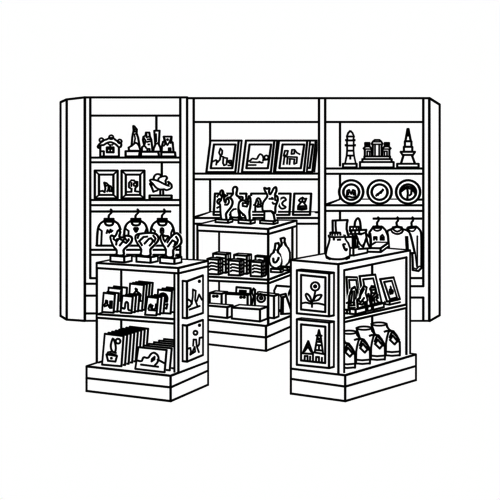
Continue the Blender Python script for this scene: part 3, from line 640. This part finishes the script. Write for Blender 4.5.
framed_side('thick-framed picture of two lattice towers on the side of the jug stand', [(297, 319.3), (329.2, 322.5), (329, 368), (297, 364.7)], [(301.2, 324.4), (325.4, 326.7), (325.2, 363), (301.2, 360.4)],
  [[(303, 352.6), (308.3, 341), (312.6, 353)], [(306, 347.6), (310.6, 347.8)], [(308.3, 341), (308.2, 346)], [(304.4, 351.4), (308, 346.4), (311.4, 352)], [(314.8, 352), (317.2, 338), (319, 330), (321, 338.2), (323, 353)], [(316.4, 335.6), (321.8, 335.8)], [(317, 338.4), (321.4, 338.8)], [(316.6, 341.8), (321.6, 342)], [(316.2, 345), (322, 345.4)], [(315.6, 350), (322.6, 350.6)], [(319, 346), (319, 350)], [(318, 338), (320, 342)], [(301.6, 353.2), (312.6, 354)], [(314, 352.4), (324.8, 354.2)],
   [(304.6, 361), (304.8, 356), (307.6, 356), (307.6, 361)], [(310, 361.4), (310.2, 356.4)], [(313, 353), (313, 361.6)], [(316, 362), (316.2, 357), (319, 357), (319, 362)], [(321.8, 362.4), (322, 357.6)]])

# jug, bags and box on the top
def stand_pl(S, surf, x, y): p = surf.at(x, y + 1.1); return frontal(p.y), p
t = Thing('round_jug', 'round-bellied white jug with a ringed neck at the stand corner', 'jug')
pl, p = stand_pl(S2, S2.top, 338, 259.2); Y = p.y
m = t.part('body'); m.loft([(330, 346, 259.6), (327.2, 348.6, 258.4), (326.4, 349.2, 255), (327.6, 349.4, 249), (329.4, 347.6, 243.6), (330.2, 345, 240), (330.2, 344.2, 237)], Y, .8, (), 1.8)
m.draw(frontal(Y - .07), sm([(327, 257.6), (331, 259.6), (338, 260.2), (344, 259.6), (348.6, 257.4)]), lw=1.8)
m = t.part('neck'); m.loft([(329.4, 344.2, 236.8), (329.2, 344.4, 235.6)], Y, .7, (0,), 1.7); m.loft([(331, 340, 235.4), (330.6, 339.6, 232.8)], Y, .7, (1,), 1.7)
Q = frontal(Y - .095); m.draw(Q, [(332.4, 233.6), (332.4, 235.6)], [(335, 233.6), (335, 235.6)], [(337.6, 233.4), (337.6, 235.4)], lw=1.2)
m = t.part('spout_marks'); m.draw(Q, [(333.8, 237), (333.9, 240)], [(337.6, 240), (340.4, 239.8)], lw=1.8)
m = t.part('handle'); m.draw(Q, sm([(345.2, 244.6), (343.4, 244.8), (343.6, 246.6), (345, 250), (346.2, 250.8), (346.8, 249.4)]), lw=1.8)
t.done(rest=corner_z(S2.top, V((pl.at(338, 258).x, Y - .03, 0))) + .002)
t = Thing('tall_bag', 'tall folded paper bag standing behind the jug', 'bag')
pl, p = stand_pl(S2, S2.top, 350, 255.6); P = frontal(p.y + .02)
m = t.part('body'); m.prism(on(P, [(332.6, 220.6), (347.6, 220), (346.8, 224), (346.6, 229), (348.6, 236.6), (352.8, 237), (352.8, 255.4), (333, 256)]), V((0, .07, 0)), 1.7)
m.draw(P.shift(E0), [(335.6, 221), (335.6, 226), (336.2, 233)], [(346, 237.2), (353, 237)], lw=1.6)
t.done()
t = Thing('gift_bag', 'small gift bag with a looped handle and ribbon on a low box', 'bag')
pl, p = stand_pl(S2, S2.top, 354, 255.4); q = S2.face; pb = Pl(p, q.n)
m = t.part('box'); m.box(on(pb, [(353.4, 248), (367.2, 245.2), (367.2, 252.6), (353.4, 255.5)]), q.u * .1, 1.6)
P = frontal(p.y + .05); D_ = lambda *ps: [mv(c, -3.2, -1.8) for c in ps]
m = t.part('bag'); m.prism(on(P, D_([(353, 232.4), (369.4, 231.6), (369, 235), (373.6, 240), (374, 250), (358, 251), (356.8, 249), (356.6, 238)])[0]), V((0, .05, 0)), 1.7)
Q = P.shift(E0); m.draw(Q, *D_([(353, 235.8), (366, 235.4), (369, 234)], [(358.4, 237), (358.8, 249.6)], [(360.6, 249), (361, 241), (359.4, 237)], [(360, 240), (363, 246), (366.4, 249), (369.4, 240)], [(362, 236), (364.6, 236.2)], [(369, 235), (370.6, 244), (373, 249.4)], [(354.6, 233), (354.6, 235.6)], [(358.4, 233), (358.4, 235.6)], [(362.4, 233), (362.4, 235.4)], [(366.4, 247), (368.6, 243.4)]), lw=1.6)
m = t.part('top_band'); m.prism(on(P, mv(rect(353.2, 228.6, 361.8, 232), -3.2, -1.8)), V((0, .04, 0)), 1.6); m.draw(Q, *D_([(356.4, 229), (356.4, 232)], [(359.6, 229), (359.6, 232)]), lw=1.2)
m = t.part('handle'); m.draw(P.shift(V((0, .02, 0))), mv(sm([(357.8, 229), (358.4, 223.4), (361.2, 220), (363.2, 223.4), (364, 231)]), -3.2, -1.8), lw=1.8)
t.done()
t = Thing('flat_box', 'flat white box lying at the back of the jug stand top', 'box')
pl, p = S2.face.on(S2.top, 367.6, 252.2); Pf = frontal(p.y)
m = t.part(None); q = on(Pf, [(367.2, 248), (380.6, 248.3), (380.6, 252), (367.2, 251.7)]); tp = S2.top.at(388.4, 246.6) - S2.top.at(380.6, 252.2); m.box(q, tp, 1.7)
t.done()

# leaning frames and figures on its middle shelf
u2, f2 = S2.face.u, S2.face
def lean_frame(label, q, inner, art, d, lip=None):
    t = Thing('tilted_picture', label, 'picture'); x = (q[2][0] + q[3][0]) / 2
    pl, p = f2.on(S2.mid, *q[3])
    pl = f2.plane(d); q = fit(S2.mid, pl, q) if d > .1 else q
    n = (f2.n if f2.n.y > 0 else -f2.n); inw = n * .02
    m = t.part('frame'); m.prism(on(pl, q), inw, 1.7, conn=False)
    Q = pl.shift(n * -.003); m = t.part('picture'); m.prism(on(Q, inner), n * .003, 1.6); m.draw(Q.shift(n * -.003), *art, lw=1.5)
    if lip: m = t.part('ledge'); m.box(on(Q.shift(n * -.004), lip), n * -.04, 1.5)
    return t
lean_frame('small leaning frame half hidden beside the side panel', [(346.4, 277), (357.4, 277.4), (361.4, 303), (348.4, 306)], [(349, 280), (356, 280), (358.6, 299), (350.4, 301)], [], .3).done()
lean_frame('tall leaning frame behind the dark figurines', [(359.6, 276.2), (375, 274.6), (381.4, 300.6), (364, 304.6)], [(363, 279.4), (373, 278.4), (377.8, 298), (366.6, 300.6)], [], .2).done()
lean_frame('small leaning frame with a knot emblem at the shelf end', [(380.2, 279.2), (393.4, 277.4), (399.6, 298.6), (387, 301.6)], [(384, 282), (391.6, 280.8), (396.8, 297.4), (389.8, 299.2)],
  [circ(391.2, 291.6, 1.9, 8), [(389.4, 290), (391, 288.6), (391.8, 291), (389.8, 293)], [(390, 294), (392.6, 293.4)], [(391, 288), (390.4, 286.6)]], .06, lip=None).done()
t = Thing('frame_stand', 'low plain block in front of the knot emblem frame', 'block')
pl, p = f2.on(S2.mid, 389.6, 305); m = t.part(None); m.box(on(pl, [(389.6, 301.6), (401.6, 298.8), (401.6, 301.8), (389.6, 304.6)]), u2 * .04, 1.5); t.done()
def little_figure(label, q, polys, ext=.05):
    t = Thing('small_figurine', label, 'figurine'); pl, p = f2.on(S2.mid, *q[3])
    m = t.part('base'); m.box(on(pl, q), along(S2.mid, u2) * ext, 1.7)
    hp = pl.shift(u2 * ext * .45); m = t.part('figure')
    n = (f2.n if f2.n.y > 0 else -f2.n)
    m.prism(on(hp, polys[0]), n * .02, 1.8); m.draw(hp.shift(n * -.003), *polys[1:], lw=1.7); t.done()
little_figure('dark little figurine with striding legs nearest the side panel', [(347, 309.8), (354.4, 311), (354.4, 315.4), (347, 313.4)], [[(348.6, 308), (349.4, 296), (351.6, 289), (354.6, 287), (356.2, 291), (355.4, 300), (356.4, 308)], [(350.6, 304), (352.4, 291)], [(353.6, 305), (354.2, 291)], [(346.8, 303), (350, 302), (355, 303)], [(350.4, 305.6), (356, 305)]])
little_figure('dark little figurine with a bent arm beside the tall frame', [(355.6, 309.4), (365.6, 307.2), (365.6, 311.6), (355.6, 314.2)], [[(357.8, 308.6), (357.2, 300), (359.8, 298), (361, 291), (364, 286), (366.4, 287.4), (365.4, 293), (367.4, 300), (364.6, 306)], [(360, 296), (364, 289)], [(361, 302), (364, 298)], [(358, 303.6), (362, 304.6), (365.4, 302)], [(362.6, 300.6), (364.4, 304)], [(359, 300.6), (360.4, 302.6)]])
little_figure('little seated figurine with a round head on a wide base', [(373, 305.6), (383.6, 303), (383.6, 307.2), (373, 309.8)], [[(371.8, 304.6), (370.6, 297), (371.6, 292), (370.2, 289), (371.8, 286.2), (374.4, 286.4), (375.4, 289), (375, 292), (377.6, 295), (376, 299.6), (378.6, 303)], [(371.4, 290), (375, 289.6)], [(372, 293), (375.4, 293.4), (372.4, 296.6), (372.6, 301)], [(374.4, 302.4), (374, 298), (377, 295.4)], [(371, 287.6), (374.6, 287.4)]])
t = Thing('small_figurine', 'tiny pedestal block squeezed between the seated figurine and the bent-arm figurine', 'figurine')
pl, p = f2.on(S2.mid, 367.6, 311); m = t.part('base'); m.box(on(pl, [(367.4, 306.8), (371.4, 305.8), (371.4, 310), (367.4, 311)]), u2 * .05, 1.6); m = t.part('figure'); hp = pl.shift(u2 * .02); m.prism(on(hp, [(366.8, 306), (366.2, 299), (368.4, 294), (369.4, 300), (370.6, 305.4)]), u2 * .02, 1.8); t.done()

# tagged bottles
def bottle(label, dx, dy):
    pl, p = stand_pl(S2, S2.base, 386 + dx, 356.2 + dy); Y = p.y + .04
    t = Thing('tagged_bottle', label, 'bottle')
    sh = lambda q: mv(q, dx, dy)
    lv = [(373, 399.2, 356.4), (373, 399.4, 352.6), (373.2, 399.2, 343), (374, 396.6, 337.6), (374.4, 392.6, 333), (373.4, 388.6, 329.8), (372.4, 386.8, 327), (372, 386, 324)]
    m = t.part('body'); m.loft([(a + dx, b_ + dx, c + dy) for a, b_, c in lv], Y, .35, (), 1.75)
    fp = frontal(Y - .115)
    m.draw(fp, sh([(385.6, 352.4), (392, 353), (399, 352.4)]), sh([(385.4, 356.2), (392, 356.8), (399, 356.2)]), sh([(385.8, 356), (386, 344), (387, 338), (388.4, 332.6), (390, 331)]), lw=1.6)
    m = t.part('mouth_ring'); mq = frontal(Y - .07); m.prism(on(mq, circ(379 + dx, 324.1 + dy, 7, 20, 1.7)[:-1]), V((0, .01, 0)), 1.5)
    tp = frontal(Y - .125)
    m = t.part('ribbon'); m.draw(tp, sh([(384.4, 332), (386.6, 331.2), (391, 331), (393.6, 331.6), (396.6, 335.6), (399, 340), (398.4, 342.4)]), sh([(392, 332), (389.6, 338)]), lw=1.75)
    m = t.part('tag', under=2); m.prism(on(tp, sh([(392.6, 335.8), (397.6, 341.4), (394.6, 345), (390, 340.4)])), V((0, .01, 0)), 1.75); m.draw(tp.shift(E0), sh([(393.6, 337.4), (396.2, 340.6)]), lw=1.5)
    t.done(rest=corner_z(S2.base, V((pl.at(386 + dx, 356).x, Y - .03, 0))) + .002)
for i, lab in enumerate(('tagged bottle at the stand end, hindmost of the bottle row', 'tagged bottle second from the hindmost end of the row', 'tagged bottle third from the hindmost end of the row', 'tagged bottle mostly hidden behind the stand corner post')):
    bottle(lab, -14.9 * i, 4.1 * i)

# ================================================================== things on the counter
u3, f3 = S3.face.u, S3.face
n3 = f3.n if f3.n.y > 0 else -f3.n
def statue(label, q, outline, inner, ext=.1, extra=None, name='statue', smooth=True):
    t = Thing(name, label, 'statue'); pl, p = f3.on(S3.top, *q[3])
    m = t.part('pedestal'); m.box(on(pl, q), along(S3.top, u3) * ext, 1.6)
    hp = pl.shift(u3 * ext * .4)
    if extra:
        m = t.part(extra[0]); m.prism(on(hp.shift(n3 * .004), extra[1]), n3 * .04, 1.7)
    m = t.part('figure'); m.prism(on(hp, sm(outline, True, 3) if smooth else outline), n3 * .05, 1.7)
    m.draw(hp.shift(n3 * -.003), *inner, lw=1.6)
    t.done()
statue('tall thumb-raised hand statue standing behind the other hand statues', [(230.4, 217.2), (239, 217.8), (239, 220.2), (230.4, 219.6)],
  [(231.4, 217), (231, 210), (233, 205.4), (232.6, 201), (230, 198.8), (231.4, 196), (233.2, 193.6), (233, 189.6), (234, 187.4), (236, 187), (237.2, 189), (236.4, 194.4), (238.6, 196.6), (242.4, 197.2), (242, 200), (239.4, 202.4), (238.4, 210), (239, 217)],
  [[(231, 211.4), (233.4, 209.4), (236, 209)], [(239, 197.6), (241, 199.6)]], .05)
statue('beckoning hand statue at the counter end', [(215.6, 219.2), (228, 219.9), (228, 222.8), (215.6, 222.1)],
  [(221.8, 219.4), (220.6, 212), (220.2, 204.6), (218.2, 203.4), (217.4, 201.4), (219, 199.2), (221, 199.6), (221.8, 196.4), (220.2, 194.2), (220.6, 191.4), (222.4, 190.6), (223.6, 194), (224.2, 199.8), (225.6, 202.6), (226.6, 199), (229, 197.6), (231, 198.6), (232.6, 202), (231.4, 206.6), (228, 211), (226, 214.2), (226.2, 219.6)],
  [[(219.2, 204), (219.6, 201.8), (221.4, 200)], [(224.4, 194.6), (226.2, 196)], sm([(226.4, 199), (228.4, 199.4), (229, 202), (227.4, 204.6), (225, 204.6)]), [(223.8, 198), (225.2, 196.4), (227.4, 195.4)], [(222.4, 192.4), (222.6, 197)]])
statue('hand statue making a ring with its fingers', [(238.6, 219.7), (250.6, 220.6), (250.6, 223.8), (238.6, 222.9)],
  [(246.4, 219.8), (245, 215.8), (241.6, 212.8), (239, 209.6), (238.8, 205), (240.2, 201.4), (243.4, 200.4), (246.4, 201.6), (248, 200), (249, 196.2), (250.4, 199), (250.4, 206), (249.4, 212), (249.6, 219.8)],
  [[(242.8, 203), (247.6, 203.4), (247, 206.6), (242.8, 206), (242.8, 203)], [(239.6, 211), (240.2, 217.6)], [(248.6, 201), (248, 204.6)]])
statue('long-eared animal statue with upright horns at the counter corner', [(260.2, 220.4), (273.6, 221.2), (273.6, 224), (260.2, 223.2)],
  [(263.6, 211), (262.6, 206.4), (263.6, 202), (266.8, 197.6), (267.4, 195), (265.4, 191.4), (264.4, 188), (267, 188.8), (269.4, 188.2), (269, 192), (270.2, 194.2), (272, 192), (273.8, 188.4), (276, 187.4), (276.4, 191), (275, 195), (277.2, 196.6), (277.8, 200), (276.4, 204), (275.4, 207.4), (275, 213), (271.4, 211.2)],
  [[(269.4, 198.8), (273.2, 199), (272, 197.8)], [(272.6, 202.6), (273.4, 203.8), (275.6, 203.8)], [(275, 196.4), (275.2, 200), (277, 200.6)]], .1,
  ('torso', [(264.4, 221.4), (264.6, 211), (271.2, 211), (273.6, 214), (275, 221.4)]))

uM, uB = along(S3.mid, u3), along(S3.base, u3)
def layered_box(label, q, ext, d, group=None):
    pl = f3.plane(d); q = fit(S3.mid, pl, q); t = Thing('patterned_box', label, 'box', group)
    m = t.part('carton'); pts = on(pl, q); m.box(pts, uM * ext, 1.7)
    for k in (.3, .55, .78):
        a = pts[1].lerp(pts[2], k) + (pts[1] - pts[0]).normalized() * .003; m.tube([a, a + uM * ext], 1.5)
    for k in (.5,):
        a, b = pts[1] + uM * ext * k, pts[2] + uM * ext * k; m.tube([a, b], 1.5)
    m = t.part('wavy_pattern', under=0); Q = pl.shift(n3 * -.003)
    x0, y0 = q[0]; w = q[1][0] - x0
    for dy in (3.6, 6.8, 10):
        m.draw(Q, [(x0 + 1.8, y0 + dy + .9), (x0 + 3.4, y0 + dy), (x0 + w * .55, y0 + dy + .2), (x0 + w - 1.6, y0 + dy + 1)], lw=1.5)
    t.done()
for nm, x, y in (('near the card stand', 213.2, 253.7), ('middle of the rear three', 234.2, 255), ('beside the corner post', 255.6, 256.2)):
    layered_box('rear wavy-patterned carton on the counter shelf, ' + nm, [(x, y), (x + (12.6 if x < 250 else 9), y + .8), (x + (12.6 if x < 250 else 9), y + 15.6), (x, y + 14.8)], (.1 if x < 250 else .05), .22)
for nm, x, y in (('near the card stand', 207.6, 259), ('middle of the front three', 228.8, 260.4), ('beside the corner post', 250.8, 261.6)):
    layered_box('front wavy-patterned carton on the counter shelf, ' + nm, [(x, y), (x + 11, y + .8), (x + 11, y + 14.6), (x, y + 13.8)], .085, .1)
def gourd(label, x, yo, pts, stop, basebox, face):
    t = Thing('gourd_bottle', label, 'bottle'); pl, p = f3.on(S3.mid, *basebox[3]); Y = p.y + yo
    m = t.part('base'); m.box(on(pl, basebox), uM * .055, 1.6)
    m = t.part('body'); m.loft(pts, Y, .8, (), 1.75); 
    m = t.part('stopper'); m.prism(on(frontal(Y), stop), V((0, .03, 0)), 1.7)
    if face: m = t.part('curl_mark'); m.draw(frontal(Y - .055), face, lw=1.8)
    t.done()
gourd('gourd bottle with a curled mark, in front of its twin', 275.6, .02, [(273.6, 277.8, 266.8), (271.2, 280.4, 265), (269.9, 281.5, 261.4), (269.9, 281.5, 257.8), (271.4, 280, 254.8), (273.8, 277.8, 252.8), (274.4, 277.4, 250.4)], [(274.6, 250.4), (275.4, 243.6), (278.4, 243), (279.4, 246), (277.6, 250.4)],
  [(271, 268.8), (280.6, 269.4), (280.6, 272.4), (271, 271.9)], sm([(273.2, 258.4), (273.8, 262), (276, 262.2), (278, 259.6), (278.6, 257.6)]))
gourd('plain gourd bottle standing behind the curl-marked one', 283, -.05, [(281.6, 286, 264.8), (279, 288.4, 262), (277.9, 289.4, 258), (277.9, 289.3, 252.6), (279.4, 287.8, 248.6), (281.6, 285.6, 245.6), (282, 284.6, 243)], [(281.8, 243.4), (280.6, 238.6), (284, 237.8), (284.8, 238.6), (284.4, 243.4)],
  [(281, 267.2), (287.4, 267.6), (287.4, 270.4), (281, 270.1)], None)

def gift_box(label, q, ext, art=(), name='gift_box', cat='box', group=None):
    pl = f3.plane(.08); q = fit(S3.base, pl, q); t = Thing(name, label, cat, group); m = t.part('carton'); m.box(on(pl, q), uB * ext, 1.7)
    if art: m = t.part('front_mark', under=0); m.draw(pl.shift(n3 * -.004), *art, lw=1.6)
    t.done(); return pl
def high(label, q, Yoff, ext, art, base, name='gift_box', cat='box', lines=()):
    """a piece whose lower part is hidden: given down to the plinth"""
    pl = f3.plane(base); q = fit(S3.base, pl, q); t = Thing(name, label, cat); m = t.part('carton'); m.box(on(pl, q), uB * ext, 1.7)
    if art: m = t.part('front_mark', under=0); m.draw(pl.shift(n3 * -.004), *art, lw=1.7)
    if lines: t.parts[0][1].draw(pl.shift(n3 * -.003), *lines, lw=1.6)
    t.done()
bow = lambda x, y: (circ(x - 1.7, y, .6, 6), circ(x + 1.7, y, .6, 6), [(x - 1, y), (x + 1, y)])
gift_box('long low box in front on the counter bottom, partly behind the card stand', [(204, 305.2), (227.4, 307.2), (227.2, 317.8), (204, 315.8)], .12)
gift_box('long low box in front on the counter bottom, at the corner post', [(232, 307.6), (260, 309.4), (260, 320.6), (232, 318.2)], .17)
high('bow-marked box behind the low box partly hidden by the card stand', [(210, 293), (221.6, 293.8), (221.6, 311.8), (210, 310.4)], 0, .13, bow(215.4, 296.2), .235)
high('wide bow-marked box in the middle of the back row', [(226, 293.8), (247.6, 295), (247.6, 312.6), (226, 310.8)], 0, .07, bow(242.6, 297.2), .285)
high('tall box with a ring emblem beside the corner post', [(254.6, 293.6), (274, 296), (274, 318), (254.6, 316.2)], 0, .11, (circ(261.2, 298.2, 3.9, 14), circ(261.2, 298, 1.3, 8), [(260.4, 293.4), (261.6, 296.6)]), .31)
t = Thing('dark_label_box', 'box with a dark label at the rear of the counter bottom', 'box'); pl = f3.plane(.42)
m = t.part('carton'); m.prism(on(pl, fit(S3.base, pl, [(236.6, 287.2), (250.6, 288.4), (249.4, 309.4), (235.2, 308.4)])), u3 * .05, 1.7)
m = t.part('label'); m.prism(on(pl.shift(n3 * -.004), [(239.8, 290.4), (246, 290.8), (245.6, 293.6), (239.4, 293.2)]), n3 * .003, 1.2, mat=1); t.done()
t = Thing('paper_pouch', 'small pinched paper pouch between the bow box and ring-emblem box', 'bag'); pl = f3.plane(.3)
m = t.part('pouch'); m.prism(on(pl, [(253.6, 288.6), (250.6, 294.6), (252.4, 303), (250.6, 312.4), (254.8, 312.8), (255, 290)]), u3 * .05, 1.7); m.draw(pl.shift(n3 * -.003), [(251, 289.6), (253.6, 296.4), (252.8, 302)], lw=1.5); t.done()
t = Thing('tied_bag', 'tied paper bag with a drawn-in neck at the counter end', 'bag'); pl = f3.plane(.45)
m = t.part('bag'); m.prism(on(pl, [(281.2, 314), (281.6, 297.6), (280.4, 295), (285.6, 293.8), (287, 298), (290, 306.6), (292, 313.4)]), u3 * .05, 1.7); m.draw(pl.shift(n3 * -.003), [(283.2, 296.4), (283, 313.4)], [(281.6, 297.6), (284.6, 297), (286, 295)], lw=1.6); t.done()
t = Thing('folded_carton', 'slanted-top carton leaning behind the tied bag', 'box'); pl = f3.plane(.52)
m = t.part('carton'); m.prism(on(pl, [(274.4, 290.4), (276.6, 285.7), (291.4, 286.8), (287.4, 297.6), (290, 308.4), (275, 311)]), u3 * .03, 1.7); t.done()

# ================================================================== camera, light, world
cam = bpy.data.cameras.new('camera'); co = bpy.data.objects.new('camera', cam); COL.objects.link(co)
co.location = EYE; co.rotation_euler = (math.pi / 2, 0, 0)
cam.sensor_width = 36; cam.lens = F * 36 / 500; cam.shift_y = -(250 - HZ) / 500; cam.clip_end = 200
sc.camera = co
w = bpy.data.worlds.new('world'); sc.world = w; w.use_nodes = True
w.node_tree.nodes['Background'].inputs[0].default_value = (1, 1, 1, 1); w.node_tree.nodes['Background'].inputs[1].default_value = 1
sc.view_settings.view_transform = 'Raw'; sc.view_settings.look = 'None'
